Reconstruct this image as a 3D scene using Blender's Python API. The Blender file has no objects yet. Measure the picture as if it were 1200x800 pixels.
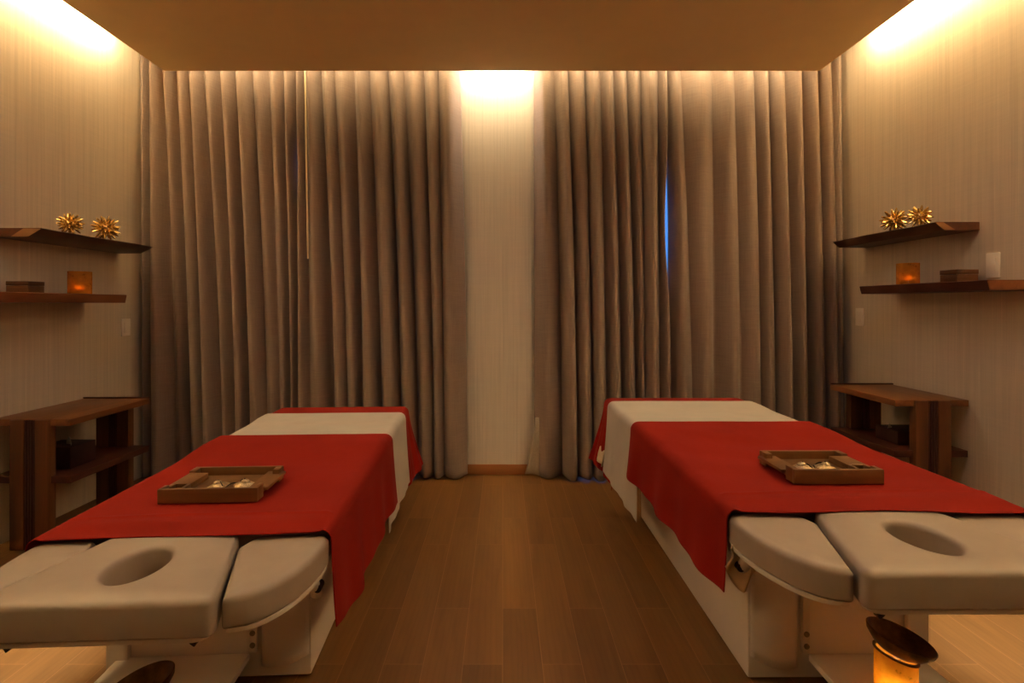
import bpy, bmesh, math, random
from mathutils import Vector, Matrix
random.seed(7)
sc = bpy.context.scene
COL = sc.collection
PI = math.pi

# ---------------------------------------------------------------- camera numbers (photo taken as 1200x800)
F, CX, CY, CH = 640.0, 589.0, 357.0, 1.25
def px2x(px, Y): return (px - CX) / F * Y

# ---------------------------------------------------------------- materials
def new_mat(name):
    m = bpy.data.materials.new(name); m.use_nodes = True
    nt = m.node_tree; nt.nodes.clear()
    out = nt.nodes.new('ShaderNodeOutputMaterial')
    b = nt.nodes.new('ShaderNodeBsdfPrincipled')
    nt.links.new(b.outputs[0], out.inputs[0])
    return m, nt, b, out
def srgb(r, g, b):
    f = lambda c: (c/255/12.92) if c/255 <= .04045 else ((c/255+.055)/1.055)**2.4
    return (f(r), f(g), f(b), 1)
def coords(nt, scale=(1,1,1), rot=(0,0,0), kind='Object'):
    tc = nt.nodes.new('ShaderNodeTexCoord'); mp = nt.nodes.new('ShaderNodeMapping')
    mp.inputs['Scale'].default_value = scale; mp.inputs['Rotation'].default_value = rot
    nt.links.new(tc.outputs[kind], mp.inputs[0]); return mp.outputs[0]
def noise(nt, vec, scale, detail=4, rough=.55, dist=0):
    n = nt.nodes.new('ShaderNodeTexNoise'); nt.links.new(vec, n.inputs['Vector'])
    n.inputs['Scale'].default_value = scale; n.inputs['Detail'].default_value = detail
    n.inputs['Roughness'].default_value = rough; n.inputs['Distortion'].default_value = dist
    return n.outputs[0]
def ramp(nt, fac, stops):
    r = nt.nodes.new('ShaderNodeValToRGB'); nt.links.new(fac, r.inputs[0])
    e = r.color_ramp.elements
    while len(e) < len(stops): e.new(.5)
    for k, (p, c) in enumerate(stops): e[k].position = p; e[k].color = c
    return r.outputs[0]
def bump(nt, b, h, strength, dist=.005):
    bp = nt.nodes.new('ShaderNodeBump'); bp.inputs['Strength'].default_value = strength
    bp.inputs['Distance'].default_value = dist
    nt.links.new(h, bp.inputs['Height']); nt.links.new(bp.outputs[0], b.inputs['Normal'])
def mixc(nt, fac, a, b, blend='MIX'):
    m = nt.nodes.new('ShaderNodeMix'); m.data_type = 'RGBA'; m.blend_type = blend
    for s, v in ((0, fac), (6, a), (7, b)):
        if hasattr(v, 'is_output'): nt.links.new(v, m.inputs[s])
        else: m.inputs[s].default_value = v
    return m.outputs[2]

def mottled(name, col, var=.12, scale=30, rough=.6, bmp=.0, bscale=200, metallic=0, sheen=0, stretch=(1,1,1)):
    m, nt, b, _ = new_mat(name)
    v = coords(nt, stretch)
    n = noise(nt, v, scale)
    lo = tuple(c*(1-var) for c in col[:3])+(1,); hi = tuple(min(1, c*(1+var)) for c in col[:3])+(1,)
    nt.links.new(ramp(nt, n, [(.3, lo), (.7, hi)]), b.inputs['Base Color'])
    b.inputs['Roughness'].default_value = rough; b.inputs['Metallic'].default_value = metallic
    if sheen: b.inputs['Sheen Weight'].default_value = sheen
    if bmp: bump(nt, b, noise(nt, v, bscale, 2), bmp, .002)
    return m

def wood(name, dark, mid, light, axis='Y', rough=.42, scale=1.0):
    m, nt, b, _ = new_mat(name)
    s = {'X': (1.5, 22, 22), 'Y': (22, 1.5, 22), 'Z': (22, 22, 1.5)}[axis]
    s = tuple(k*scale for k in s)
    v = coords(nt, s)
    n1 = noise(nt, v, 1.0, 6, .6, .8)
    n2 = noise(nt, coords(nt, tuple(k*.25 for k in s)), 1.0, 3, .5, 1.2)
    c1 = ramp(nt, n1, [(.25, dark), (.5, mid), (.75, light)])
    c2 = ramp(nt, n2, [(.35, dark), (.65, light)])
    nt.links.new(mixc(nt, .35, c1, c2), b.inputs['Base Color'])
    b.inputs['Roughness'].default_value = rough
    bump(nt, b, n1, .12, .002)
    return m

def wall_mat(name, axis, col):
    m, nt, b, _ = new_mat(name)
    s = (55, 55, .8)
    n1 = noise(nt, coords(nt, (70, 70, 1.1)), 1.0, 4, .65)
    n2 = noise(nt, coords(nt, (130, 130, 1.8)), 1.0, 2, .5)
    n3 = noise(nt, coords(nt, (3, 3, 190)), 1.0, 2, .5)
    sc_ = lambda k: tuple(c*k for c in col[:3])+(1,)
    c = ramp(nt, n1, [(.30, sc_(.90)), (.5, col), (.70, sc_(1.06))])
    c = mixc(nt, .6, c, ramp(nt, n2, [(.30, (.93, .93, .93, 1)), (.42, (1, 1, 1, 1)), (.64, (1, 1, 1, 1)), (.70, (1.16, 1.15, 1.14, 1))]), 'MULTIPLY')
    c = mixc(nt, .5, c, ramp(nt, n3, [(.3, (.95, .95, .95, 1)), (.7, (1.04, 1.04, 1.04, 1))]), 'MULTIPLY')
    nt.links.new(c, b.inputs['Base Color'])
    b.inputs['Roughness'].default_value = .75; b.inputs['Specular IOR Level'].default_value = .25
    bump(nt, b, n1, .12, .002)
    return m

def floor_mat():
    m, nt, b, _ = new_mat('oak_planks')
    v = coords(nt, (1, 1, 1), (0, 0, PI/2))
    br = nt.nodes.new('ShaderNodeTexBrick'); nt.links.new(v, br.inputs['Vector'])
    br.offset = .37; br.offset_frequency = 2; br.squash = 1
    for k, val in (('Scale', 1), ('Mortar Size', .0012), ('Mortar Smooth', .2), ('Bias', 0), ('Brick Width', .95), ('Row Height', .138)):
        br.inputs[k].default_value = val
    br.inputs['Color1'].default_value = (0, 0, 0, 1); br.inputs['Color2'].default_value = (1, 1, 1, 1)
    br.inputs['Mortar'].default_value = (.5, .5, .5, 1)
    base = ramp(nt, br.outputs['Color'], [(0, srgb(112, 76, 37)), (.5, srgb(118, 81, 39)), (1, srgb(125, 86, 43))])
    # grain with a shift for every plank
    add = nt.nodes.new('ShaderNodeVectorMath'); add.operation = 'MULTIPLY_ADD'
    nt.links.new(br.outputs['Color'], add.inputs[0]); add.inputs[1].default_value = (7, 13, 5)
    nt.links.new(coords(nt, (9, .9, 1)), add.inputs[2])
    g = noise(nt, add.outputs[0], 1.0, 5, .62, 1.6)
    w = nt.nodes.new('ShaderNodeTexWave'); w.wave_type = 'BANDS'; w.bands_direction = 'X'
    nt.links.new(add.outputs[0], w.inputs['Vector']); w.inputs['Scale'].default_value = 1.6
    w.inputs['Distortion'].default_value = 9; w.inputs['Detail'].default_value = 3; w.inputs['Detail Scale'].default_value = .7
    gc = ramp(nt, g, [(.3, (.76, .73, .70, 1)), (.55, (1, 1, 1, 1)), (.75, (1.1, 1.08, 1.05, 1))])
    wc = ramp(nt, w.outputs[0], [(0, (.78, .74, .7, 1)), (.5, (1, 1, 1, 1))])
    c = mixc(nt, .8, base, gc, 'MULTIPLY'); c = mixc(nt, .3, c, wc, 'MULTIPLY')
    c = mixc(nt, br.outputs['Fac'], c, srgb(146, 103, 62))
    nt.links.new(c, b.inputs['Base Color'])
    b.inputs['Roughness'].default_value = .42
    b.inputs['Specular IOR Level'].default_value = .35
    bump(nt, b, g, .06, .002)
    return m

def curtain_mat():
    m, nt, b, out = new_mat('taupe_curtain_fabric')
    n = noise(nt, coords(nt, (260, 260, 6)), 1.0, 2)
    n2 = noise(nt, coords(nt, (8, 8, 300)), 1.0, 2)
    c = mixc(nt, .5, ramp(nt, n, [(.3, srgb(134, 115, 104)), (.7, srgb(154, 134, 122))]),
             ramp(nt, n2, [(.3, srgb(134, 115, 104)), (.7, srgb(154, 134, 122))]))
    nt.links.new(c, b.inputs['Base Color']); b.inputs['Roughness'].default_value = .9
    b.inputs['Specular IOR Level'].default_value = .1; b.inputs['Sheen Weight'].default_value = .15
    bump(nt, b, n, .08, .001)
    return m

def red_mat():
    m, nt, b, _ = new_mat('brick_red_cloth')
    v = coords(nt, (350, 350, 350))
    n = noise(nt, v, 1.0, 2)
    big = noise(nt, coords(nt, (3, 3, 3)), 1.0, 3)
    c = mixc(nt, .5, ramp(nt, n, [(.3, srgb(126, 22, 12)), (.7, srgb(139, 27, 15))]), ramp(nt, big, [(.3, srgb(124, 21, 12)), (.7, srgb(141, 28, 15))]))
    nt.links.new(c, b.inputs['Base Color']); b.inputs['Roughness'].default_value = .78
    b.inputs['Specular IOR Level'].default_value = .1; b.inputs['Sheen Weight'].default_value = .03
    b.inputs['Sheen Tint'].default_value = (1, .4, .3, 1)
    bump(nt, b, noise(nt, coords(nt, (9, 5, 9)), 1.0, 3), .22, .012)
    return m

def amber_mat(name, a=srgb(238, 194, 96), tr=.6):
    """thin amber shell lit from inside by its candle"""
    m, nt, b, out = new_mat(name)
    n = noise(nt, coords(nt, (26, 26, 26)), 1.0, 5, .65)
    lo = tuple(c*.35 for c in a[:3])+(1,); hi = tuple(min(1, c*1.35) for c in a[:3])+(1,)
    col = ramp(nt, n, [(.30, lo), (.42, a), (.75, hi)])
    nt.links.new(col, b.inputs['Base Color']); b.inputs['Roughness'].default_value = .2
    t = nt.nodes.new('ShaderNodeBsdfTranslucent'); nt.links.new(col, t.inputs[0])
    mx = nt.nodes.new('ShaderNodeMixShader'); mx.inputs[0].default_value = tr
    nt.links.new(b.outputs[0], mx.inputs[1]); nt.links.new(t.outputs[0], mx.inputs[2])
    nt.links.new(mx.outputs[0], out.inputs[0])
    return m
def emit_mat(name, col, s):
    m, nt, b, out = new_mat(name)
    n = noise(nt, coords(nt, (20, 20, 20)), 1.0, 1)
    nt.links.new(ramp(nt, n, [(0, col), (1, col)]), b.inputs['Emission Color'])
    b.inputs['Base Color'].default_value = col
    b.inputs['Emission Strength'].default_value = s
    return m
def glass_mat():
    m, nt, b, out = new_mat('window_glass')
    g = nt.nodes.new('ShaderNodeBsdfGlossy'); g.inputs['Roughness'].default_value = .02
    t = nt.nodes.new('ShaderNodeBsdfTransparent'); t.inputs[0].default_value = (.93, .96, .98, 1)
    mx = nt.nodes.new('ShaderNodeMixShader'); mx.inputs[0].default_value = .07
    nt.links.new(t.outputs[0], mx.inputs[1]); nt.links.new(g.outputs[0], mx.inputs[2])
    nt.links.new(mx.outputs[0], out.inputs[0]); return m

M = {}
M['floor'] = floor_mat()
M['wall_dark'] = wood('dark_low_bounce_wall', srgb(60, 38, 24), srgb(74, 48, 30), srgb(88, 58, 36), 'Z')  # for the unseen front wall, made dark to cut bounce onto the bed fronts
M['wall'] = wall_mat('grasscloth_wallpaper', 'Y', srgb(208, 193, 174))
M['wall_back'] = wall_mat('back_wallpaper', 'X', srgb(222, 212, 198))
M['ceiling'] = mottled('ceiling_paint', srgb(252, 224, 166), .02, 6, .85)
M['cove'] = mottled('cove_paint', srgb(235, 225, 205), .02, 6, .85)
M['curtain'] = curtain_mat()
M['lining'] = mottled('pale_curtain_lining', srgb(190, 175, 152), .06, 90, .9)
M['red'] = red_mat()
M['white_cloth'] = mottled('off_white_sheet', srgb(186, 178, 168), .04, 8, .85, .1, 300)
M['vinyl'] = mottled('beige_vinyl', srgb(163, 149, 138), .04, 14, .42, .06, 500)
M['white_lam'] = mottled('white_laminate', srgb(236, 230, 224), .03, 5, .38)
M['white_metal'] = mottled('white_metal', srgb(226, 219, 210), .04, 9, .35)
M['black'] = mottled('black_plastic', srgb(24, 18, 20), .2, 40, .4)
M['steel'] = mottled('brushed_steel', srgb(150, 142, 130), .2, 60, .35, metallic=.9)
M['beige_cloth'] = mottled('beige_cloth', srgb(214, 190, 156), .08, 22, .85, .15, 200)
M['walnut_shelf'] = wood('walnut_slab', srgb(50, 25, 14), srgb(78, 40, 22), srgb(104, 58, 32), 'Y')
M['walnut_light'] = wood('walnut_slab_lighter', srgb(88, 48, 26), srgb(122, 70, 38), srgb(146, 90, 50), 'Y')
M['sapwood'] = wood('pale_sapwood', srgb(120, 82, 50), srgb(158, 112, 68), srgb(180, 134, 86), 'X')
M['table_top'] = wood('walnut_table_top', srgb(88, 50, 26), srgb(122, 74, 38), srgb(146, 92, 48), 'Y')
M['table_leg'] = wood('walnut_table_leg', srgb(68, 38, 20), srgb(98, 56, 28), srgb(122, 72, 36), 'Z')
M['groove'] = wood('purple_brown_groove', srgb(52, 24, 22), srgb(66, 32, 28), srgb(80, 40, 34), 'Z')
M['mahogany'] = wood('dark_mahogany', srgb(54, 24, 16), srgb(72, 32, 20), srgb(92, 42, 26), 'Y')
M['box'] = wood('dark_box_wood', srgb(70, 40, 20), srgb(90, 54, 28), srgb(108, 66, 36), 'X')
M['tray'] = wood('tray_walnut', srgb(84, 54, 28), srgb(112, 74, 38), srgb(136, 92, 50), 'X')
M['tissue_box'] = wood('tissue_box_wood', srgb(38, 18, 16), srgb(50, 24, 20), srgb(62, 30, 24), 'Y')
M['tissue'] = mottled('white_tissue', srgb(225, 215, 200), .03, 30, .9)
M['gold'] = mottled('polished_gold', srgb(228, 196, 128), .15, 30, .26, metallic=1)
M['bronze'] = mottled('aged_bronze', srgb(122, 84, 42), .5, 28, .38, metallic=.7)
M['brass_cymbal'] = mottled('engraved_cymbal', srgb(196, 172, 134), .45, 160, .35, .4, 260, metallic=.75)
M['cord'] = mottled('black_cord', srgb(26, 20, 18), .2, 50, .8)
M['amber'] = amber_mat('amber_crackle_glass')
M['amber_small'] = amber_mat('amber_speckled_glass', srgb(196, 136, 52), .42)
M['wax'] = mottled('candle_wax', srgb(236, 214, 170), .03, 20, .5)
M['flame'] = emit_mat('flame', (1, .62, .2, 1), 40)
M['plate'] = mottled('switch_white', srgb(236, 224, 210), .02, 20, .4)
M['wand'] = mottled('pale_wand', srgb(226, 206, 170), .03, 20, .4)
M['baseboard'] = wood('oak_baseboard', srgb(140, 90, 48), srgb(160, 106, 60), srgb(178, 122, 72), 'X')
M['frame'] = mottled('dark_window_frame', srgb(70, 66, 64), .05, 20, .5)
M['glass'] = glass_mat()

# ---------------------------------------------------------------- mesh helpers
def link(name, bm, mat, parent=None, smooth=True, angle=40, loc=None):
    me = bpy.data.meshes.new(name)
    bmesh.ops.recalc_face_normals(bm, faces=bm.faces)
    bm.to_mesh(me); bm.free()
    me.materials.append(mat)
    if smooth:
        for p in me.polygons: p.use_smooth = True
        try: me.set_sharp_from_angle(angle=math.radians(angle))
        except Exception: pass
    o = bpy.data.objects.new(name, me); COL.objects.link(o)
    if parent: o.parent = parent
    if loc: o.location = loc
    return o
def tag(o, label, cat, group=None):
    o['label'] = label; o['category'] = cat
    if group: o['group'] = group
    return o
def thing(name, label, cat, loc=(0,0,0), rz=0, group=None):
    o = bpy.data.objects.new(name, None); COL.objects.link(o)
    o.empty_display_size = .1; o.location = loc; o.rotation_euler = (0, 0, rz)
    return tag(o, label, cat, group)
def struct(o):
    o['kind'] = 'structure'; return o

def add_box(bm, x0, x1, y0, y1, z0, z1, bev=0, seg=2):
    vs = [bm.verts.new(p) for p in ((x0,y0,z0),(x1,y0,z0),(x1,y1,z0),(x0,y1,z0),(x0,y0,z1),(x1,y0,z1),(x1,y1,z1),(x0,y1,z1))]
    fs = [bm.faces.new([vs[i] for i in f]) for f in ((0,3,2,1),(4,5,6,7),(0,1,5,4),(1,2,6,5),(2,3,7,6),(3,0,4,7))]
    if bev:
        es = list({e for f in fs for e in f.edges})
        bmesh.ops.bevel(bm, geom=es, offset=bev, segments=seg, profile=.5, affect='EDGES')
def box(x0, x1, y0, y1, z0, z1, bev=0, seg=2):
    bm = bmesh.new(); add_box(bm, x0, x1, y0, y1, z0, z1, bev, seg); return bm
def add_lathe(bm, prof, n=40, M4=None, cap0=False, cap1=False):
    rings = []
    for r, z in prof:
        ring = []
        for k in range(n):
            a = 2*PI*k/n; p = Vector((r*math.cos(a), r*math.sin(a), z))
            ring.append(bm.verts.new(M4 @ p if M4 else p))
        rings.append(ring)
    for a, b in zip(rings, rings[1:]):
        for k in range(n): bm.faces.new((a[k], a[(k+1) % n], b[(k+1) % n], b[k]))
    if cap0: bm.faces.new(list(reversed(rings[0])))
    if cap1: bm.faces.new(rings[-1])
def add_tube(bm, pts, r, n=8, closed=False):
    pts = [Vector(p) for p in pts]; rings = []
    for i, p in enumerate(pts):
        d = (pts[min(i+1, len(pts)-1)] - pts[max(i-1, 0)]).normalized()
        up = Vector((0,0,1)) if abs(d.z) < .9 else Vector((1,0,0))
        a = d.cross(up).normalized(); b = d.cross(a)
        rr = r[i] if isinstance(r, (list, tuple)) else r
        rings.append([bm.verts.new(p + a*rr*math.cos(2*PI*k/n) + b*rr*math.sin(2*PI*k/n)) for k in range(n)])
    for a, b in zip(rings, rings[1:]):
        for k in range(n): bm.faces.new((a[k], a[(k+1) % n], b[(k+1) % n], b[k]))
    bm.faces.new(list(reversed(rings[0]))); bm.faces.new(rings[-1])
def prism(poly, z0, z1, bev=0, axis='Z'):
    """extrude polygon; axis Z: (x,y); axis Y: polygon is (x,z) extruded along y"""
    bm = bmesh.new()
    f = (lambda p, t: (p[0], p[1], t)) if axis == 'Z' else (lambda p, t: (p[0], t, p[1]))
    a = [bm.verts.new(f(p, z0)) for p in poly]; b = [bm.verts.new(f(p, z1)) for p in poly]
    n = len(poly)
    bm.faces.new(a); bm.faces.new(list(reversed(b)))
    for k in range(n): bm.faces.new((a[k], b[k], b[(k+1) % n], a[(k+1) % n]))
    bmesh.ops.recalc_face_normals(bm, faces=bm.faces)
    if bev: bmesh.ops.bevel(bm, geom=list(bm.edges), offset=bev, segments=2, profile=.5, affect='EDGES')
    return bm

def round_poly(corners, seg=10):
    """corners: (x, y, r) counter-clockwise -> polyline with arcs"""
    out = []; n = len(corners)
    for i in range(n):
        p = Vector(corners[i][:2]); r = corners[i][2]
        a = (Vector(corners[i-1][:2]) - p).normalized(); b = (Vector(corners[(i+1) % n][:2]) - p).normalized()
        if r <= 0: out.append(p); continue
        ang = a.angle(b); t = r/math.tan(ang/2)
        c = p + (a+b).normalized()*(r/math.sin(ang/2))
        s, e = p + a*t, p + b*t
        a0 = math.atan2(s.y-c.y, s.x-c.x); a1 = math.atan2(e.y-c.y, e.x-c.x)
        while a1 < a0: a1 += 2*PI
        if a1 - a0 > PI: a1 -= 2*PI
        for k in range(seg+1):
            q = a0 + (a1-a0)*k/seg; out.append(Vector((c.x + r*math.cos(q), c.y + r*math.sin(q))))
    return out
def ray_poly(c, ang, poly):
    d = Vector((math.cos(ang), math.sin(ang))); best = None
    for i in range(len(poly)):
        p, q = poly[i], poly[(i+1) % len(poly)]
        e = q - p; den = d.x*e.y - d.y*e.x
        if abs(den) < 1e-12: continue
        w = p - c
        t = (w.x*e.y - w.y*e.x)/den; s = (w.x*d.y - w.y*d.x)/den
        if t > 0 and -1e-6 <= s <= 1+1e-6 and (best is None or t < best): best = t
    return c + d*(best or 0)
def cushion(poly, z0, z1, r=.025, hole=None, puff=.006, n=180, rb=None):
    """upholstered pad of outline poly (CCW), rounded edges, optional elliptical hole (cx,cy,a,b)"""
    bm = bmesh.new()
    c = Vector(hole[:2]) if hole else sum(poly, Vector((0,0)))/len(poly)
    ring0 = [ray_poly(c, 2*PI*k/n, poly) for k in range(n)]
    nor = []
    for k in range(n):
        d = ring0[(k+1) % n] - ring0[k-1]; nor.append(Vector((d.y, -d.x)).normalized())
    rb = rb or r*.5
    def ring(ins, z): return [bm.verts.new((*(ring0[k] - nor[k]*ins), z)) for k in range(n)]
    rings = []
    for i in range(5):
        a = PI/2*i/4; rings.append(ring(rb*(1-math.sin(a)), z0 + rb*(1-math.cos(a))))
    for i in range(7):
        a = PI/2*i/6; rings.append(ring(r*(1-math.cos(a)), z1 - r + r*math.sin(a)))
    def bridge(a, b):
        for k in range(n): bm.faces.new((a[k], a[(k+1) % n], b[(k+1) % n], b[k]))
    for a, b in zip(rings, rings[1:]): bridge(a, b)
    def lerp_ring(t, tgt, z): return [bm.verts.new((*((ring0[k]-nor[k]*r)*(1-t) + tgt[k]*t), z)) for k in range(n)]
    last = rings[-1]
    if hole:
        _, _, ha, hb = hole; hr = .016
        def hring(g, z): return [bm.verts.new((c.x + (ha+g)*math.cos(2*PI*k/n), c.y + (hb+g)*math.sin(2*PI*k/n), z)) for k in range(n)]
        tgt = [Vector((c.x + (ha+hr)*math.cos(2*PI*k/n), c.y + (hb+hr)*math.sin(2*PI*k/n))) for k in range(n)]
        for t in (.2, .5, .8):
            q = lerp_ring(t, tgt, z1 + puff*math.sin(PI*t)); bridge(last, q); last = q
        for i in range(6):
            a = PI/2*i/5; q = hring(hr*(1-math.sin(a)), z1 - hr*(1-math.cos(a))); bridge(last, q); last = q
        q = hring(0, z0); bridge(last, q); bridge(q, rings[0])
    else:
        tgt = [c]*n
        for t, z in ((.25, .5), (.6, .9)):
            q = lerp_ring(t, tgt, z1 + puff*z); bridge(last, q); last = q
        cv = bm.verts.new((c.x, c.y, z1+puff))
        for k in range(n): bm.faces.new((last[k], last[(k+1) % n], cv))
        bm.faces.new(list(reversed(rings[0])))
    return bm

# ---------------------------------------------------------------- room shell
XL, XR, YB, YF, ZT = -2.62, 2.48, 4.03, -1.3, 3.12
ZP, PXL, PXR, PYB = 2.80, -2.244, 2.10, 3.62          # dropped ceiling panel

struct(link('floor', box(XL-.15, XR+.15, YF-.15, YB+.35, -.12, 0), M['floor'], smooth=False))
struct(link('wall_left', box(XL-.12, XL, YF, YB+.3, 0, ZT), M['wall'], smooth=False))
struct(link('wall_right', box(XR, XR+.12, YF, YB+.3, 0, ZT), M['wall'], smooth=False))
struct(link('wall_front', box(XL-.12, XR+.12, YF-.12, YF, 0, ZT), M['wall_dark'], smooth=False))
# back wall with two tall window openings
W1 = (-2.45, -.62); W2 = (.52, 2.30); WZ = (.05, 2.72)
bm = bmesh.new()
for x0, x1, z0, z1 in ((XL, W1[0], 0, ZT), (W1[1], W2[0], 0, ZT), (W2[1], XR, 0, ZT),
                       (W1[0], W1[1], 0, WZ[0]), (W1[0], W1[1], WZ[1], ZT), (W2[0], W2[1], 0, WZ[0]), (W2[0], W2[1], WZ[1], ZT)):
    add_box(bm, x0, x1, YB, YB+.25, z0, z1)
struct(link('wall_back', bm, M['wall_back'], smooth=False))
for k, (a, b) in enumerate((W1, W2), 1):
    bm = bmesh.new(); y0, y1 = YB+.12, YB+.18; t = .05
    add_box(bm, a, b, y0, y1, WZ[0], WZ[0]+t); add_box(bm, a, b, y0, y1, WZ[1]-t, WZ[1])
    for x in (a, (a+b)/2-t/2, b-t): add_box(bm, x, x+t, y0, y1, WZ[0]+t, WZ[1]-t)
    w = struct(link(f'window_{k}', bm, M['frame'], smooth=False))
    link('pane', box(a+.02, b-.02, YB+.145, YB+.155, WZ[0]+.02, WZ[1]-.02), M['glass'], w, smooth=False)
struct(link('ceiling', box(PXL, PXR, YF+.01, PYB, ZP, ZP+.11), M['ceiling'], smooth=False))
struct(link('ceiling', box(XL-.12, XR+.12, YF-.12, YB+.3, ZT, ZT+.1), M['cove'], smooth=False))
struct(link('baseboard_back', box(W1[1]+.02, W2[0]-.02, YB-.014, YB, 0, .075, .003), M['baseboard']))

# ---------------------------------------------------------------- curtains
YC = 3.93
def curtain(label, top, bot, edge_l=None, edge_r=None, yv=4.005, seed=0, zh=.013, name_group='taupe floor length curtain panels'):
    """top/bot: photo columns of the valleys between folds at the top and at the hem"""
    rnd = random.Random(seed)
    n = len(top)-1; per = 18
    zt = 3.1; NZ = 64
    amp_t = [.075 + .03*rnd.random() for _ in range(n)]
    amp_b = [min(.15, .055 + .0036*abs(bot[i+1]-bot[i])) * rnd.uniform(.45, 1.25) for i in range(n)]
    skew = [rnd.uniform(-.22, .22) for _ in range(n)]
    ph = [rnd.uniform(0, 6.3) for _ in range(n)]; ex = [rnd.uniform(.8, 1.7) for _ in range(n)]; vo = [0 if rnd.random() < .45 else rnd.uniform(.02, .055) for _ in range(n+1)]; vo[0] = vo[-1] = 0
    cols = n*per + 1
    bm = bmesh.new(); V = []
    for j in range(NZ+1):
        s = j/NZ; z = zt + (zh - zt)*s
        k = min(1, max(0, (s-.02)/.98)); k = 1-(1-k)**1.6
        row = []
        for q in range(cols):
            i = min(n-1, q//per); f = (q - i*per)/per
            xa = px2x(top[i] + (top[i+1]-top[i])*f, YC); xb = px2x(bot[i] + (bot[i+1]-bot[i])*f, YC)
            x = xa + (xb-xa)*k
            g = f**(math.exp(skew[i]*(1-.3*k)))
            a = amp_t[i] + (amp_b[i]-amp_t[i])*k
            prof = max(0, math.sin(PI*g))**ex[i]
            wob = .006*math.sin(9*f + ph[i] + 2.2*s)*k
            sm = f*f*(3-2*f); vv = (vo[i]*(1-sm) + vo[i+1]*sm)*(.25+.75*k)
            y = max(yv - a*prof - wob - vv, yv - .155)
            zz = z
            if j == NZ: zz += .006*math.sin(q*.21 + ph[i])
            u = q/(cols-1)
            if edge_l: x += edge_l(z)*max(0, 1-u*9)
            if edge_r: x += edge_r(z)*max(0, 1-(1-u)*9)
            row.append(bm.verts.new((x, y, zz)))
        V.append(row)
    for j in range(NZ):
        for q in range(cols-1): bm.faces.new((V[j][q], V[j][q+1], V[j+1][q+1], V[j+1][q]))
    o = link('curtain', bm, M['curtain'], angle=75)
    md = o.modifiers.new('cloth', 'SOLIDIFY'); md.thickness = .004; md.offset = 0
    return tag(o, label, 'curtain', name_group)

bumpf = lambda zc, w, a: (lambda z: a*math.exp(-((z-zc)/w)**2))
curtain('taupe curtain panel beside the left wall, left half of the left window',
        [159, 171, 187, 201, 217, 233, 252, 270, 290, 310, 328, 345],
        [161, 176, 203, 220, 240, 258, 276, 294, 312, 326, 338, 349], edge_r=bumpf(2.25, .25, -.012), seed=1)
curtain('taupe curtain panel with the pale pull wand, left of the bare wall strip',
        [345, 356, 372, 388, 412, 430, 452, 470, 495, 512, 538],
        [347, 363, 390, 408, 425, 448, 470, 489, 508, 520, 547], edge_l=bumpf(2.25, .25, .008), seed=2, yv=4.0)
c3 = curtain('taupe curtain panel right of the bare wall strip, pale lining showing at its hem',
        [626, 650, 666, 686, 704, 720, 736, 752, 773, 784],
        [627, 660, 677, 695, 711, 730, 748, 757, 774, 788], edge_r=bumpf(1.80, .42, -.046), seed=3, yv=3.995)
curtain('taupe curtain panel beside the right wall, right of the blue daylight slit',
        [783, 800, 838, 864, 888, 904, 924, 944, 960, 976, 991],
        [786, 814, 842, 872, 898, 914, 930, 948, 967, 980, 994], edge_l=bumpf(1.80, .42, .010), seed=4, yv=4.0)
# turned-back lining at the hem of the third panel
bm = bmesh.new(); V = []
for j in range(9):
    t = j/8; z = .42*(1-t) + .012; wdt = .012 + .075*t**1.6
    V.append([bm.verts.new((px2x(629, 3.95) - wdt*u + .02*(1-u), 3.962 - .03*t*u + .012*math.sin(u*PI), z + .02*u*t)) for u in (0, .25, .5, .75, 1)])
for a, b in zip(V, V[1:]):
    for k in range(4): bm.faces.new((a[k], a[k+1], b[k+1], b[k]))
o = link('lining', bm, M['lining'], c3); o['label'] = 'pale lining turned out at the hem'
o.modifiers.new('cloth', 'SOLIDIFY').thickness = .003

bm = bmesh.new()
add_tube(bm, [(px2x(357, 3.86), 3.86, 3.08), (px2x(359, 3.86), 3.865, 2.2), (px2x(361, 3.86), 3.86, 1.575)], .006, 10)
tag(link('curtain_wand', bm, M['wand']), 'thin pale wand hanging in front of the left window curtains', 'curtain wand')

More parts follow.
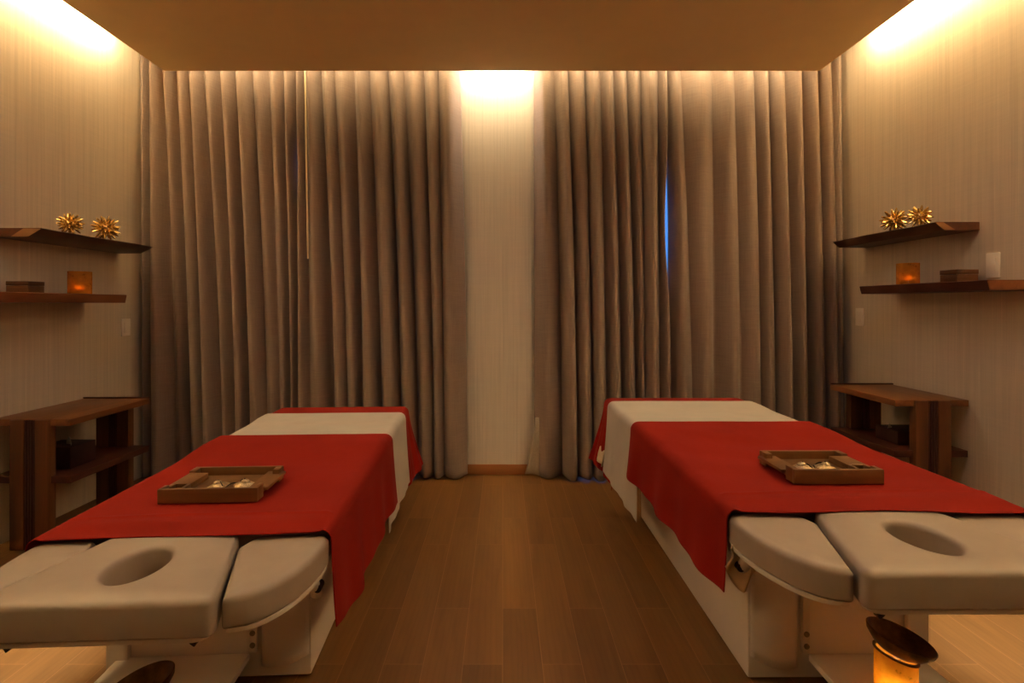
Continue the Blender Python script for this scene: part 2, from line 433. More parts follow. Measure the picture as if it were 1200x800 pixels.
# ---------------------------------------------------------------- floating shelves
def slab(name, label, wall_x, side, y0, y1, z0, z1, top_d, bot_d, mat, streak=None, seed=0, group='live edge floating wood shelves'):
    """side=+1: slab grows to +x from wall_x. live front edge slants from bottom depth to top depth"""
    rnd = random.Random(seed); N = 40
    bm = bmesh.new(); R = []
    for k in range(N+1):
        t = k/N; y = y0 + (y1-y0)*t
        w = .006*math.sin(t*9+seed) + .004*math.sin(t*23+seed*2)
        sec = [(0, z0), (bot_d+w, z0), (bot_d+(top_d-bot_d)*.55+w*1.2, z0+(z1-z0)*.45), (top_d+w, z1-.003), (top_d+w-.004, z1), (0, z1)]
        R.append([bm.verts.new((wall_x + side*d, y, z)) for d, z in sec])
    for a, b in zip(R, R[1:]):
        for k in range(6): bm.faces.new((a[k], a[(k+1) % 6], b[(k+1) % 6], b[k]))
    bm.faces.new(R[0]); bm.faces.new(list(reversed(R[-1])))
    o = tag(link(name, bm, mat, smooth=True, angle=25), label, 'shelf', group)
    if streak:                                    # pale sapwood patch inlaid at the near corner
        ya, yb = streak; e = .0012
        bm = bmesh.new(); fr = []
        for k in range(7):
            y = ya + (yb-ya)*k/6; t = (y-y0)/(y1-y0)
            w = .006*math.sin(t*9+seed) + .004*math.sin(t*23+seed*2)
            sl = .05*0
            fr.append([bm.verts.new((wall_x + side*(d+e), y + s_, z)) for d, z, s_ in
                       ((bot_d+w, z0, .0), (bot_d+(top_d-bot_d)*.55+w*1.2, z0+(z1-z0)*.45, -.02), (top_d+w, z1-.003, -.05))])
        for a, b in zip(fr, fr[1:]):
            for k in range(2): bm.faces.new((a[k], a[k+1], b[k+1], b[k]))
        s = link('sapwood_streak', bm, M['sapwood'], o); s['label'] = 'pale sapwood streak on the front edge'
        md = s.modifiers.new('skin', 'SOLIDIFY'); md.thickness = .001; md.offset = 0
    return o
slab('floating_shelf', 'dark live edge shelf on the left wall, upper one with two gold bursts', XL, 1, 2.80, 3.71, 1.598, 1.644, .25, .165, M['walnut_shelf'], None, 1)
slab('floating_shelf', 'lighter brown floating shelf on the left wall, lower one with box and candle', XL, 1, 2.30, 3.415, 1.262, 1.312, .272, .262, M['walnut_light'], None, 2)
slab('floating_shelf', 'dark live edge shelf on the right wall, upper one with two gold bursts', XR, -1, 2.84, 3.73, 1.638, 1.681, .232, .185, M['walnut_shelf'], None, 3)
slab('floating_shelf', 'dark floating shelf on the right wall, lower one with candle and box', XR, -1, 2.53, 3.43, 1.317, 1.366, .238, .225, M['mahogany'], None, 4)
# pale sapwood on the near corners of the shelves: a wedge of lighter wood let into the end
def wedge(parent, pts, mat, label):
    bm = bmesh.new()
    vs = [bm.verts.new(p) for p in pts]; bm.faces.new(vs)
    ret = bmesh.ops.extrude_face_region(bm, geom=list(bm.faces))
    bmesh.ops.translate(bm, vec=(0, -.0018, 0), verts=[v for v in ret['geom'] if isinstance(v, bmesh.types.BMVert)])
    o = link('end_grain', bm, mat, parent, smooth=False); o['label'] = label
SH = [o for o in COL.objects if o.name.startswith('floating_shelf')]
wedge(SH[0], [(XL+.255, 2.7995, 1.640), (XL+.19, 2.7995, 1.60), (XL+.10, 2.7995, 1.60), (XL+.165, 2.7995, 1.642)], M['sapwood'], 'pale sapwood streak across the near end')
wedge(SH[2], [(XR-.233, 2.8395, 1.679), (XR-.19, 2.8395, 1.679), (XR-.128, 2.8395, 1.640), (XR-.184, 2.8395, 1.640)], M['sapwood'], 'pale sapwood streak across the near end')
wedge(SH[3], [(XR-.236, 2.5295, 1.364), (XR-.003, 2.5295, 1.364), (XR-.003, 2.5295, 1.319), (XR-.224, 2.5295, 1.319)], M['walnut_light'], 'lighter brown cut end')

# gold burst ornaments
def burst(label, x, y, zb, r, seed):
    rnd = random.Random(seed); bm = bmesh.new()
    bmesh.ops.create_icosphere(bm, subdivisions=2, radius=r*.5)
    N = 48; g = PI*(3-math.sqrt(5))
    for k in range(N):
        zz = 1 - 2*(k+.5)/N; rr = math.sqrt(1-zz*zz); a = g*k + seed
        d = Vector((rr*math.cos(a), rr*math.sin(a), zz))
        d = (d + Vector([rnd.uniform(-.09, .09) for _ in range(3)])).normalized()
        L = r*rnd.uniform(.9, 1.0)
        rot = d.to_track_quat('Z', 'Y').to_matrix().to_4x4()
        add_lathe(bm, [(r*.13, r*.42), (r*.105, r*.66), (r*.06, L*.92), (r*.01, L)], 6, rot, False, True)
    zmin = min(v.co.z for v in bm.verts)
    bmesh.ops.translate(bm, vec=(0, 0, -zmin), verts=bm.verts)
    o = link('burst_ornament', bm, M['gold'], angle=30, loc=(x, y, zb+.0005))
    return tag(o, label, 'ornament', 'gold spiky burst ornaments on the upper shelves')
burst('smaller gold spiky burst on the upper left shelf, farther from the curtain', -2.47, 3.12, 1.644, .070, 3)
burst('larger gold spiky burst on the upper left shelf, nearer the curtain', -2.47, 3.40, 1.644, .085, 4)
burst('larger gold spiky burst on the upper right shelf, nearer the curtain', 2.345, 3.27, 1.681, .078, 5)
burst('smaller gold spiky burst on the upper right shelf, farther from the curtain', 2.345, 3.07, 1.681, .068, 6)

# small lidded boxes
def lid_box(label, x0, x1, y0, y1, z, h):
    t = thing('wooden_box', label, 'box', ((x0+x1)/2, (y0+y1)/2, z), 0, 'small wooden boxes on the lower shelves')
    a, b = (x1-x0)/2, (y1-y0)/2
    link('box_body', box(-a, a, -b, b, .0003, h*.62, .002), M['box'], t)
    link('lid', box(-a-.001, a+.001, -b-.001, b+.001, h*.64, h, .002), M['box'], t)
lid_box('small dark wooden box on the lower left shelf', -2.565, -2.45, 2.82, 2.92, 1.312, .06)
lid_box('small dark wooden box on the lower right shelf', 2.33, 2.44, 2.80, 2.91, 1.366, .066)

def point(x, y, z, w, r=.012, col=(1, .58, .2)):
    l = bpy.data.lights.new('candle_light', 'POINT'); l.energy = w; l.color = col; l.shadow_soft_size = r
    o = bpy.data.objects.new('candle_light', l); COL.objects.link(o); o.location = (x, y, z)
def flame_bm(z0, h, r):
    bm = bmesh.new(); add_lathe(bm, [(r*.3, z0), (r, z0+h*.3), (r*.7, z0+h*.6), (r*.1, z0+h)], 10, None, True, True); return bm
def votive(label, x, y, z, r, h):
    t = thing('candle_holder', label, 'candle holder', (x, y, z), 0, 'amber glass candle holders on the lower shelves')
    bm = bmesh.new()
    add_lathe(bm, [(r*.97, .0005), (r, .004), (r, h), (r-.004, h), (r-.004, .008), (.001, .008)], 48, None, True, True)
    link('glass_cup', bm, M['amber_small'], t, angle=50)
    bm = bmesh.new(); add_lathe(bm, [(.015, .009), (.015, .024), (.004, .024)], 24, None, True, True)
    c = link('tea_light', bm, M['wax'], t); c['label'] = 'white tea light inside the cup'
    link('flame', flame_bm(.027, .02, .005), M['flame'], c)
    d = Vector((-x, -y, 0)).normalized()*.041
    for q in t.children:
        if q.name.startswith('tea_light'): q.location = (d.x, d.y, 0)
    point(x+d.x, y+d.y, z+.042, VOT, .006, (1, .72, .36))
VOT = .028
votive('amber glass candle holder glowing on the lower left shelf', -2.45, 3.165, 1.312, .058, .13)
votive('amber glass candle holder glowing on the lower right shelf', 2.33, 3.14, 1.366, .056, .122)

# switches
def switch(label, x, y, z, side, w=.086, h=.122):
    t = thing('wall_switch', label, 'light switch', (x, y, z), 0, 'white wall switch plates')
    s = side
    link('plate', box(*sorted((0, s*.009)), -w/2, w/2, -h/2, h/2, .003), M['plate'], t)
    link('rocker', box(*sorted((s*.0092, s*.013)), -w*.26, w*.26, -h*.3, h*.3, .0015), M['plate'], t)
switch('white switch plate on the left wall below the lower shelf', XL, 3.79, 1.093, 1)
switch('white switch plate on the right wall beside the curtain', XR, 3.785, 1.166, -1)
switch('white switch plate on the right wall just above the lower shelf', XR, 2.756, 1.449, -1, .075, .125)

# ---------------------------------------------------------------- console tables
def console(label, wall_x, s, x_front, y0, y1, ztop, zsh, leg_in, leg_out):
    """s = direction from wall into the room"""
    t = thing('console_table', label, 'console table', (wall_x, (y0+y1)/2, 0), 0, 'walnut console tables beside the massage beds')
    a, b = y0-(y0+y1)/2, y1-(y0+y1)/2
    D = abs(x_front-wall_x); li, lo = abs(leg_in-wall_x), abs(leg_out-wall_x)
    X = lambda p, q: sorted((s*p, s*q))
    th = .034
    link('table_top', box(*X(.004, D), a, b, ztop-th, ztop, .003), M['table_top'], t)
    link('end_lip', box(*X(.004, D), b-.016, b, ztop+.0003, ztop+.009, .002), M['mahogany'], t)
    for y, first in ((a, True), (b, False)):
        ya, yb = (y-.012, y+.036) if first else (y-.05, y+.002)
        bm = bmesh.new()
        w = (lo-li)
        # slab leg of five boards: two wide cheeks with three narrow ribs between them
        add_box(bm, *X(li, li+w*.36), ya, yb, 0, ztop-.002 if first else ztop-th-.0005, .003)
        add_box(bm, *X(lo-w*.36, lo), ya, yb, 0, ztop-.002 if first else ztop-th-.0005, .003)
        lg = link('leg', bm, M['table_leg'], t)
        bm = bmesh.new()
        for k in range(4):
            c = li + w*(.36 + .28*(k+.5)/4)
            add_box(bm, *X(c-w*.026, c+w*.026), ya+.003, yb-.003, 0, ztop-.003 if first else ztop-th-.0005, .003)
        g = link('ribbed_inlay', bm, M['groove'], lg); g['label'] = 'dark ribbed strip down the middle of the leg'
    bm = box(*X(.004, D), a+.005, b-.003, zsh-.036, zsh, .003)
    link('lower_shelf', bm, M['mahogany'], t)
    return t
console('walnut console table with ribbed slab legs against the left wall', XL, 1, -2.21, 2.79, 3.42, .665, .372, -2.51, -2.31)
console('walnut console table with ribbed slab legs against the right wall', XR, -1, 2.085, 2.90, 3.475, .744, .474, 2.375, 2.185)

def tissue_box(label, x0, x1, y0, y1, z, h, tx, ty):
    cx, cy = (x0+x1)/2, (y0+y1)/2
    t = thing('tissue_box', label, 'tissue box', (cx, cy, z), 0, 'tissue boxes on the console shelves')
    a, b = (x1-x0)/2, (y1-y0)/2
    bm = box(-a, a, -b, b, .0004, h, .003)
    link('box_body', bm, M['tissue_box'], t)
    bm = bmesh.new()
    R = []
    for j in range(6):
        q = j/5; w = .05*(1-q*.95)
        R.append([bm.verts.new((tx-cx + .012*math.sin(3*u+q*2)*(1-q), ty-cy + (u-.5)*w*1.5 - .012*q, h-.004+.05*q)) for u in (0, .25, .5, .75, 1)])
    for p, q in zip(R, R[1:]):
        for k in range(4): bm.faces.new((p[k], p[k+1], q[k+1], q[k]))
    o = link('tissue', bm, M['tissue'], t); o['label'] = 'white tissue sticking up'
    o.rotation_euler = (0, 0, .9) if x0 < 0 else (0, 0, -.9)
    o.modifiers.new('t', 'SOLIDIFY').thickness = .001
tissue_box('dark tissue box on the lower shelf of the left console table', -2.50, -2.31, 2.92, 3.10, .372, .115, -2.405, 2.965)
tissue_box('dark tissue box on the lower shelf of the right console table', 2.185, 2.38, 3.02, 3.20, .474, .075, 2.225, 3.07)

# ---------------------------------------------------------------- massage beds
YR = 2.4
def bed_local(X0, slope):
    rz = math.atan(-slope)
    return (X0 + slope*YR, YR, 0), rz

def massage_bed(label, X0, slope, H, s, bl, br, HW=.418, po=0.0):
    """local x across, y along (0 = world Y 2.4); s = +1 when the aisle is on +x"""
    loc, rz = bed_local(X0, slope)
    t = thing('massage_table', label, 'massage table', loc, rz)
    y = lambda Y: Y-YR
    # mattress
    poly = round_poly([(-HW, y(1.580), .03), (HW, y(1.580), .03), (HW, y(3.38), .05), (-HW, y(3.38), .05)])
    link('mattress', cushion(poly, H-.10, H-.004, .022, puff=.0), M['vinyl'], t)
    link('bed_frame', box(-HW+.03, HW-.03, y(1.62), y(3.34), H-.155, H-.101, .006), M['white_metal'], t)
    # flared face panel with breathing hole
    poly = round_poly([(po-.272, y(1.198), .02), (po+.272, y(1.198), .02), (po+.172, y(1.574), .04), (po-.172, y(1.574), .04)])
    fp = link('face_panel', cushion(poly, H-.092, H-.006, .016, hole=(po, y(1.385), .062, .098), puff=.004, n=220), M['vinyl'], t)
    hp = []
    # tray under the face panel
    poly2 = round_poly([(po-.258, y(1.208), .03), (po+.258, y(1.208), .03), (po+.160, y(1.56), .03), (po-.160, y(1.56), .03)])
    tr = link('panel_tray', cushion(poly2, H-.106, H-.0925, .004, hole=(po, y(1.385), .07, .104), puff=0, n=120), M['white_metal'], t)
    for k in (-1, 1):
        bm = prism([(po+k*.222, H-.1065), (po+k*.196, H-.1065), (po+k*.194, H-.126), (po+k*.207, H-.136)], y(1.24), y(1.262), .003, 'Y')
        lv = link('release_lever', bm, M['black'], t); lv['label'] = 'black lever under the face panel'
    # armrests
    for k in (-1, 1):
        o_ = k*po
        pts = [Vector((.272+o_, y(1.232))), Vector((.284+o_, y(1.2335)))]
        for i in range(1, 25):
            a = i/24
            v = 1.232 + .30*a
            u = .282+o_ + (HW-.277-o_)*math.sqrt(max(0, 1-(1-a)**2))
            pts.append(Vector((u, y(v))))
        pts += [Vector((HW+.005, y(1.550))), Vector((HW-.009, y(1.572))), Vector((HW-.034, y(1.580))), Vector((.262+o_, y(1.580))), Vector((.238+o_, y(1.573))), Vector((.220+o_, y(1.558))), Vector((.208+o_, y(1.535))), Vector((.197+o_, y(1.498)))]
        if k < 0: pts = [Vector((-p.x, p.y)) for p in reversed(pts)]
        ar = link('armrest', cushion(pts, H-.094, H-.017, .018, puff=.004, n=200), M['vinyl'], t)
        c = sum(pts, Vector((0, 0)))/len(pts)
        pl = [c + (p-c)*.955 for p in pts]
        link('armrest_plate', cushion(pl, H-.106, H-.0945, .003, puff=0, n=120), M['white_metal'], t)
        # swing bracket carrying the armrest
        bm = bmesh.new()
        x = k*(HW-.033)
        add_tube(bm, [(x, y(1.50), H-.108), (x, y(1.535), H-.150), (x*.97, y(1.60), H-.20), (x*.9, y(1.68), H-.235)], [.016, .017, .02, .02], 12)
        bk = link('armrest_bracket', bm, M['white_metal'], t)
        bm = bmesh.new()
        R = Matrix.Translation((x + k*.012, y(1.545), H-.155)) @ Matrix.Rotation(PI/2, 4, 'X')
        add_lathe(bm, [(.001, -.02), (.009, -.02), (.011, -.014), (.011, .02)], 16, R, True, True)
        link('bracket_bolt', bm, M['black'], bk)
    # base
    yb0, yb1 = 1.82, 3.20
    ztop = H-.156
    base = link('base', box(bl, br, y(yb0), y(yb1), .006, ztop, .008), M['white_lam'], t)
    link('plinth', box(bl+.02, br-.02, y(yb0)+.02, y(yb1)-.02, 0, .0058), M['black'], t)
    ai = br if s > 0 else bl                 # aisle side x
    # rounded cover column on the aisle side of the front
    w = .155
    pts = []
    x0, x1 = ai - s*w, ai - s*.001
    for i in range(13):
        q = i/12; pts.append((x0 + (x1-x0)*q, y(yb0) - .004 - .034*math.sin(PI*(.15+.7*q))))
    bm = bmesh.new(); rows = []
    NZ = 14
    for j in range(NZ+1):
        z1 = ztop + .015
        row = []
        for i, (px, py) in enumerate(pts):
            q = i/12
            zl = .055 + .035*((q if s > 0 else q))**2
            row.append(bm.verts.new((px, py, zl + (z1-zl)*j/NZ)))
        rows.append(row)
    for p, q in zip(rows, rows[1:]):
        for k in range(12): bm.faces.new((p[k], p[k+1], q[k+1], q[k]))
    o = link('column_cover', bm, M['white_lam'], t, angle=60)
    md = o.modifiers.new('s', 'SOLIDIFY'); md.thickness = .012; md.offset = -1
    # side strap with two screws and the low foot plate
    bx = ai - s*(w+.03)
    st = link('front_strap', box(*sorted((bx-.012, bx+.012)), y(yb0)-.020, y(yb0)-.001, .10, ztop-.02, .004), M['white_metal'], t)
    for z in (.125, .165):
        bm = bmesh.new()
        R = Matrix.Translation((bx, y(yb0)-.020, z)) @ Matrix.Rotation(PI/2, 4, 'X')
        add_lathe(bm, [(.009, -.002), (.009, .003), (.006, .005), (.001, .005)], 16, R, True, True)
        link('screw', bm, M['steel'], st)
    fx0, fx1 = (bl+.03, ai-s*(w+.045)) if s > 0 else (ai-s*(w+.045), br-.03)
    link('foot_plate', box(*sorted((fx0, fx1)), y(1.37), y(yb0)-.002, .066, .09, .006), M['white_lam'], t)
    for xx in (min(fx0, fx1)+.03, max(fx0, fx1)-.03):
        link('foot', box(xx-.02, xx+.02, y(1.42), y(1.46), 0, .0658, .003), M['white_metal'], t)
    ox = bl if s > 0 else br
    link('corner_post', box(*sorted((ox, ox - (-s)*.07)), y(yb0)-.022, y(yb0)-.001, .0, ztop, .005), M['white_metal'], t)
    return t, loc, rz

BL = dict(X0=-.820, slope=-.0531, H=.60)
BR = dict(X0=1.070, slope=-.0047, H=.67)
bedL, locL, rzL = massage_bed('beige massage table on a white base, left of the aisle', BL['X0'], BL['slope'], BL['H'], 1, -.379, .274, .398, -.028)
bedR, locR, rzR = massage_bed('beige massage table on a white base, right of the aisle', BR['X0'], BR['slope'], BR['H'], -1, -.245, .345)

# bedding --------------------------------------------------------
def drape(name, label, cat, loc, rz, H, y0, y1, drop, mat, lift3, group, flare=.02, rip=.01, seed=0, fold=False, skew=(0, 0), rag=.015, HW=.424, endlift=0):
    """cloth lying over the bed: y0..y1 in world Y along the bed; drop(t, side) = how far it hangs"""
    rnd = random.Random(seed); r = .035; fl = flare if callable(flare) else (lambda t: flare0); flare0 = flare
    NT = 170 if fold else 72; NTOP = 44; NS = 30
    p = [rnd.uniform(0, 6.3) for _ in range(6)]; lift_a, lift_b, lt = lift3
    bm = bmesh.new(); rows = []
    for j in range(NT+1):
        t = j/NT
        row = []
        lift = lift_a + (lift_b-lift_a)*(lambda k: k*k*(3-2*k))(min(1, max(0, (t-lt)/(1-lt)/.75)))
        hw = HW + lift
        def at(side, q):            # q: 0 at top edge start of bend .. 1 at hem
            d = drop(t, side) + rag*(.5*math.sin(5*t+p[0]+side) + .3*math.sin(13*t+p[1]))*.5
            arc = r*PI/2; L = arc + d
            l = q*L
            if l < arc:
                a = l/r
                u = hw - r + r*math.sin(a); z = H + lift - r + r*math.cos(a)
            else:
                g = l-arc; f = g/max(d, .01)
                n1 = math.sin(17*t + p[2] + side*1.7) + .6*math.sin(31*t + p[3])
                u = hw + (fl(t))*f**1.3 + rip*f*n1 ; z = H + lift - r - g
                u = max(u, hw - .008)
            return u, z
        cols = []
        for i in range(NS, 0, -1):
            u, z = at(-1, i/NS); cols.append((-u, z, i/NS))
        for i in range(NTOP+1):
            u = (-1 + 2*i/NTOP)*(hw - r); z = H + lift
            cols.append((u, z, 0))
        for i in range(1, NS+1):
            u, z = at(1, i/NS); cols.append((u, z, i/NS))
        for u, z, q in cols:
            ys = y0 + (y1-y0)*t + (skew[0]*(1-t) + skew[1]*t)*u/hw
            ys += .006*math.sin(u*11+p[4])*(1-t)**4
            if q == 0:
                z += (.0022 if fold else .0008)*(1-.7*t)*(1+math.sin(u*9 + t*5 + p[4])*math.sin(t*21 + u*4 + p[5]))
                if fold:
                    yy = ys - y0 - .125 - .01*math.sin(u*6+1)
                    z += .0065*math.exp(-(yy/.009)**2) + (.003 if yy < 0 else 0)*min(1, -yy/.012 if yy < 0 else 0)
                    e = ys-y0
                    z += .0025*(1+math.sin(u*7+2))*math.exp(-((e-.07)/.025)**2)
                z += endlift*math.exp(-(t/.045)**2)
            row.append(bm.verts.new((u, ys-YR, z)))
        rows.append(row)
    for a, b in zip(rows, rows[1:]):
        for k in range(len(a)-1): bm.faces.new((a[k], a[k+1], b[k+1], b[k]))
    bmesh.ops.recalc_face_normals(bm, faces=bm.faces)
    o = link(name, bm, mat, angle=70)
    o.location = loc; o.rotation_euler = (0, 0, rz)
    md = o.modifiers.new('cloth', 'SOLIDIFY'); md.thickness = .004; md.offset = 0
    md2 = o.modifiers.new('smooth', 'SUBSURF'); md2.levels = 1; md2.render_levels = 1
    return tag(o, label, cat, group)

HWD = {1: .404, -1: .424}
WK = {1: (.245, .055), -1: (.20, .015)}
for (loc, rz, H, s, side, far, white, near, wk) in (
        (locL, rzL, BL['H'], 1, 'left', (3.12, 3.45), (2.58, 3.22), (1.532, 2.65), 0),
        (locR, rzR, BR['H'], -1, 'right', (3.12, 3.37), (2.55, 3.22), (1.530, 2.62), 0)):
    aisle = s
    drape('red_sheet', f'red sheet over the foot end of the {side} massage table, under the white sheet', 'sheet', loc, rz, H, *far,
          (lambda t, sd, s=s: (.45 - .12*t) if sd == s else .25), M['red'], (.003, .003, .5), 'red sheets at the foot of the beds', flare=(lambda t: -.004+.10*t**1.3), rip=.006, seed=11+s, HW=HWD[s])
    drape('white_sheet', f'white folded sheet laid across the {side} massage table between two red cloths', 'sheet', loc, rz, H, *white,
          (lambda t, sd, s=s: (.41 - .03*t) if sd == s else .30), M['white_cloth'], (.006, .012, .55), 'white sheets across the beds', flare=(lambda t: .004+.022*t), rip=.004, seed=21+s, rag=.004, HW=HWD[s])
    drape('red_blanket', f'red blanket covering the middle of the {side} massage table, under the wooden tray', 'blanket', loc, rz, H, *near,
          (lambda t, sd, s=s: (WK[s][0] + WK[s][1]*math.sin(PI/2*min(1, t*3))) if sd == s else .24), M['red'], (.0075, .0195, .60), 'red blankets on the beds', flare=.02, rip=.008, seed=31+s, fold=True, skew=(.006*s, 0), HW=HWD[s], endlift=-.013, rag=.012)

# beige cloth flap hanging under the aisle side of the right bed
bm = bmesh.new(); rows = []
for j in range(15):
    u = j/14; uu = -.428 + .125*u
    zb = .575 - .138*math.sin(PI*(.12+.80*u))**.8
    rows.append([bm.verts.new((uu + .01*math.sin(v*4), (1.515-YR) + .05*u + .014*math.sin(u*11) + .02*v, .576 + (zb-.576)*v)) for v in [k/8 for k in range(9)]])
for a, b in zip(rows, rows[1:]):
    for k in range(8): bm.faces.new((a[k], a[k+1], b[k+1], b[k]))
fo = link('cover_flap', bm, M['beige_cloth'], bedR); fo['label'] = 'loose beige cloth end hanging under the mattress'
bm = bmesh.new(); rows = []
for j in range(9):
    q = j/8
    rows.append([bm.verts.new((-.405 - .07*math.sin(PI*.5*u) + .012*math.sin(q*8), (3.22-YR) + 0.13*q, .415 + .03*math.sin(u*5) - .09*u + .02*q)) for u in [k/6 for k in range(7)]])
for a, b in zip(rows, rows[1:]):
    for k in range(6): bm.faces.new((a[k], a[k+1], b[k+1], b[k]))
f2 = link('cover_edge', bm, M['beige_cloth'], bedR); f2['label'] = 'beige mattress cover folds showing under the red sheet'
f2.modifiers.new('s', 'SOLIDIFY').thickness = .004
fo.modifiers.new('s', 'SOLIDIFY').thickness = .004
def local_pt(loc, rz, x, Y, z):
    c, s = math.cos(rz), math.sin(rz); yl = Y-YR
    return (loc[0] + c*x - s*yl, loc[1] + s*x + c*yl, z)

# ---------------------------------------------------------------- trays with cymbals
def tray(label, loc, rz, H, u0, u1, Y0, Y1, s):
    """s=+1: open shelf side on +x, slotted handle on -x"""
    cx, cy = (u0+u1)/2, (Y0+Y1)/2
    p = local_pt(loc, rz, cx, cy, H)
    t = thing('wooden_tray', label, 'tray', p, rz, 'walnut trays holding hand cymbals')
    a, b = (u1-u0)/2, (Y1-Y0)/2
    h, w = .046, .014
    X = lambda p_, q_: sorted((s*p_, s*q_))
    link('tray_base', box(-a+.010, a-.010, -b+.006, b-.006, .006, .018, .002), M['tray'], t)
    def rim(y_in, y_out, ret):
        bm = bmesh.new()
        lo, hi = sorted((y_in, y_out))
        add_box(bm, -a, a, lo, hi, .0005, h, .0015)
        return bm
    bm = rim(-b, -b+w, 0)
    sgn = 1
    add_box(bm, *X(a-w, a), -b+w, -b+.055, .0005, h, .0015)
    add_box(bm, *X(-a, -a+w), -b+w, -b+.045, .0005, h, .0015)
    link('front_wall', bm, M['tray'], t)
    bm = rim(b, b-w, 0)
    add_box(bm, *X(a-w*1.6, a), b-.05, b-w, .0005, h, .0015)
    add_box(bm, *X(-a, -a+w*1.6), b-.05, b-w, .0005, h, .0015)
    link('back_wall', bm, M['tray'], t)
    # flat ledge sticking out on the open side
    link('side_ledge', box(*X(a-.05, a+.012), -b+.058, b-.012, .019, .030, .002), M['tray'], t)
    # slotted handle on the other side: ledge, inner rail
    bm = bmesh.new()
    add_box(bm, *X(-a+.003, -a+.068), -b+.075, b-.053, .026, .040, .0015)
    add_box(bm, *X(-a+.003, -a+.018), -b+.047, -b+.075, .026, .040, .0015)
    add_box(bm, *X(-a+.056, -a+.068), -b+.016, -b+.075, .026, .040, .0015)
    add_box(bm, *X(-a+.056, -a+.068), -b+.016, b-.053, .0185, .026)
    link('slotted_handle', bm, M['tray'], t)
    return p, a, b
def cymbals(label, p, rz, pos, z):
    t = thing('hand_cymbals', label, 'hand cymbals', (p[0], p[1], z), rz, 'pairs of hand cymbals in the trays')
    R = .036
    for k, (x, y) in enumerate(pos):
        bm = bmesh.new()
        Mx = Matrix.Translation((x, y, .0005)) @ Matrix.Rotation((-.12, .10)[k], 4, 'Y')
        prof = [(R, .0035), (R, .0065), (R*.8, .0105), (R*.5, .0135), (R*.42, .0155), (R*.36, .021), (R*.22, .0245), (.0015, .0255)]
        add_lathe(bm, [(R*.9, .004)] + prof, 36, Mx, True, True)
        zmin = min(v.co.z for v in bm.verts)
        bmesh.ops.translate(bm, vec=(0, 0, .0005-zmin), verts=bm.verts)
        link('cymbal', bm, M['brass_cymbal'], t, angle=30)
    (x0, y0), (x1, y1) = pos
    bm = bmesh.new(); pts = []
    for i in range(25):
        q = i/24
        x = x0 + (x1-x0)*q; y = y0 + (y1-y0)*q
        pts.append((x, y - .028*math.sin(PI*q)*math.sin(2*PI*q), .0285 - .0215*math.sin(PI*q)**.6 + .007*math.sin(3*PI*q)**2))
    add_tube(bm, pts, .0018, 8)
    link('cord', bm, M['cord'], t)
LZ = .0075+.0065
pL, aL, b_L = tray('walnut tray on the red blanket of the left massage table', locL, rzL, BL['H']+LZ, -.190, .122, 1.752, 2.00, 1)
cymbals('pair of small cymbals joined by black cord in the left tray', pL, rzL, ((-.006, -.035), (.078, -.025)), BL['H']+LZ+.0185)
pR, aR, b_R = tray('walnut tray on the red blanket of the right massage table', locR, rzR, BR['H']+LZ, -.142, .142, 1.722, 1.955, -1)
cymbals('pair of small cymbals joined by black cord in the right tray', pR, rzR, ((-.068, -.028), (.010, -.026)), BR['H']+LZ+.0185)

# ---------------------------------------------------------------- floor candle lanterns
def lantern(label, x, y, z, r, h, tilt_to):
    t = thing('candle_lantern', label, 'candle lantern', (x, y, z), 0, 'amber candle lanterns with bowl tops')
    bm = bmesh.new()
    add_lathe(bm, [(r*.96, .0008), (r, .006), (r, h), (r-.004, h), (r-.004, .010), (.001, .010)], 64, None, True, True)
    tn = math.tan(tilt_to)
    for v in bm.verts:
        if v.co.z > h-.001: v.co.z -= v.co.x*tn
    link('amber_cylinder', bm, M['amber'], t, angle=50)
    bm = bmesh.new(); add_lathe(bm, [(.015, .011), (.015, .04), (.005, .042)], 24, None, True, True)
    c = link('candle', bm, M['wax'], t)
    link('flame', flame_bm(.046, .03, .007), M['flame'], c)
    # ring and slanted bowl
    bm = bmesh.new(); add_lathe(bm, [(r-.003, h+.0005), (r+.003, h+.0005), (r+.003, h+.006), (r-.003, h+.006)], 48)
    for v in bm.verts: v.co.z -= v.co.x*tn
    link('ring', bm, M['bronze'], t)
    Rb = r*1.64
    Mt = Matrix.Translation((0, 0, h+.004)) @ Matrix.Rotation(tilt_to, 4, 'Y') @ Matrix.Rotation(.05, 4, 'X')
    bm = bmesh.new()
    prof = [(.001, .020), (r*.55, .021), (r*.9, .026), (r*1.2, .036), (Rb*.96, .058), (Rb, .070), (Rb-.003, .072), (Rb*.94-.004, .058), (r*1.16-.004, .040), (r*.85, .032), (.001, .028)]
    prof = [(a, b-.018) for a, b in prof]
    add_lathe(bm, prof, 64, Mt)
    link('bowl', bm, M['bronze'], t, angle=60)
    d = Vector((-x, -y, 0)).normalized()*.034; c.location = (d.x, d.y, 0)
    point(x+d.x, y+d.y, z+.066, LAN, .01, (1, .88, .68))
LAN = .17
lantern('glowing amber lantern with a tilted bronze bowl beneath the right massage table', 1.152, 1.60, .0905, .054, .135, .26)
lantern('amber lantern with a tilted bronze bowl beneath the left massage table', -.955, 1.45, .0905, .054, .098, -.26)

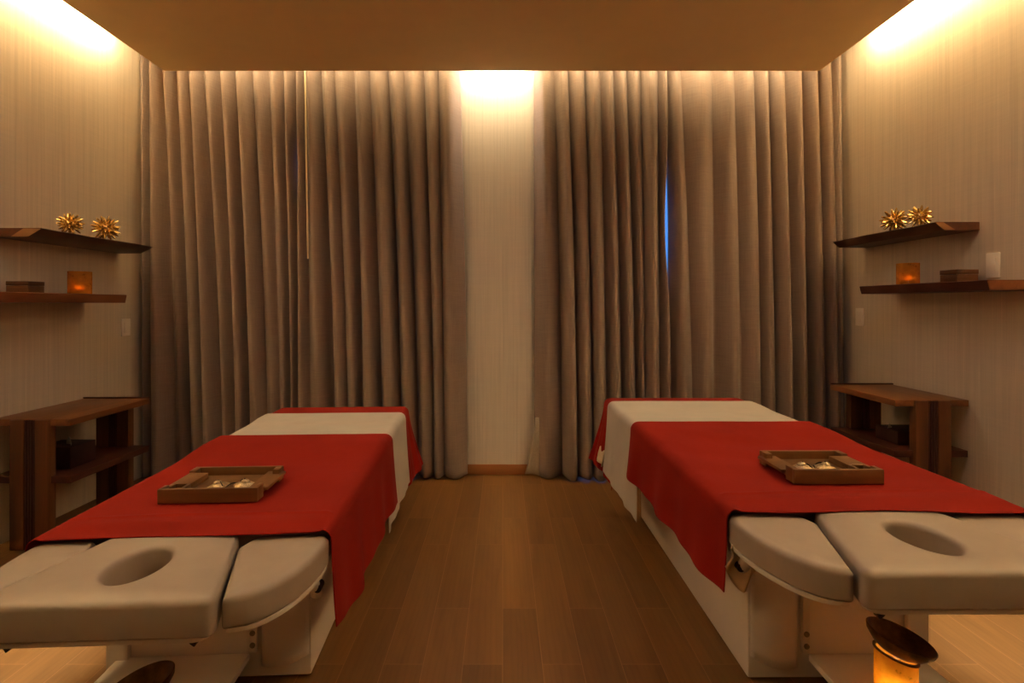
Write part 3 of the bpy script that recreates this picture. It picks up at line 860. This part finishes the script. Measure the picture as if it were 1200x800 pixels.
# ---------------------------------------------------------------- light
WARM = (1.0, .60, .25)
def area(name, loc, sx, sy, energy, direction, col=WARM, spread=PI):
    l = bpy.data.lights.new(name, 'AREA'); l.shape = 'RECTANGLE'; l.size = sx; l.size_y = sy
    l.energy = energy; l.color = col; l.spread = spread
    o = bpy.data.objects.new(name, l); COL.objects.link(o); o.location = loc
    o.rotation_euler = Vector(direction).to_track_quat('-Z', 'Y').to_euler()
    return o
def strip(name, p0, p1, energy, direction, w=.03, col=WARM):
    p0, p1 = Vector(p0), Vector(p1); L = (p1-p0).length
    l = bpy.data.lights.new(name, 'AREA'); l.shape = 'RECTANGLE'; l.size = L; l.size_y = w; l.energy = energy; l.color = col
    o = bpy.data.objects.new(name, l); COL.objects.link(o); o.location = (p0+p1)/2
    x = (p1-p0).normalized(); z = -Vector(direction).normalized(); z = (z - x*z.dot(x)).normalized(); y = z.cross(x)
    o.rotation_euler = Matrix((x, y, z)).transposed().to_euler()
    return o
ZS = 3.07
COVE = (1.0, .81, .47)
for x, d in ((XL+.12, -1), (XR-.12, 1)):
    strip('cove_strip_light', (x, YF+.1, ZS), (x, 3.60, ZS), 92, (d, 0, -.05), .025, COVE)
strip('cove_strip_light', (PXL+.05, PYB+.06, ZS), (PXR-.05, PYB+.06, 2.98), 24, (0, 1, .3), .025, COVE)
strip('cove_strip_light', (-.26, YB-.04, 3.02), (.18, YB-.04, 3.02), 4.5, (0, .35, -1), .03, (1, .92, .80))
for x in (-1.1, 1.1):
    area('overhead_fill', (x, 2.0, ZP-.004), .6, .6, 2.7, (0, 0, -1), (1, .98, .92))  # soft fill added under the ceiling panel, out of view; no fixture there
for x in (-1.78, 1.87):  # added spots that brighten the floor beyond each bed; source unknown
    l = bpy.data.lights.new('floor_patch_spot', 'SPOT'); l.energy = 500; l.color = (1, .93, .80); l.spot_size = math.radians(19); l.spot_blend = .8; l.shadow_soft_size = .05
    o = bpy.data.objects.new('floor_patch_spot', l); COL.objects.link(o); o.location = (x, 1.95, ZP-.01)
w = bpy.data.worlds.new('dusk'); sc.world = w; w.use_nodes = True
nt = w.node_tree; bg = nt.nodes['Background']
bg.inputs[0].default_value = (.10, .34, 1.0, 1); bg.inputs[1].default_value = .9

# ---------------------------------------------------------------- camera
cam = bpy.data.cameras.new('camera'); co = bpy.data.objects.new('camera', cam); COL.objects.link(co)
co.location = (0, 0, CH); co.rotation_euler = (PI/2, 0, 0)
cam.sensor_width = 36; cam.sensor_fit = 'HORIZONTAL'; cam.lens = F*36/1200
cam.shift_x = (600-CX)/1200; cam.shift_y = -(400-CY)/1200
cam.clip_start = .05
sc.camera = co
sc.view_settings.view_transform = 'Standard'; sc.view_settings.look = 'None'
sc.view_settings.exposure = .32; sc.view_settings.gamma = 1
sc.cycles.max_bounces = 10; sc.cycles.diffuse_bounces = 6; sc.cycles.transparent_max_bounces = 12
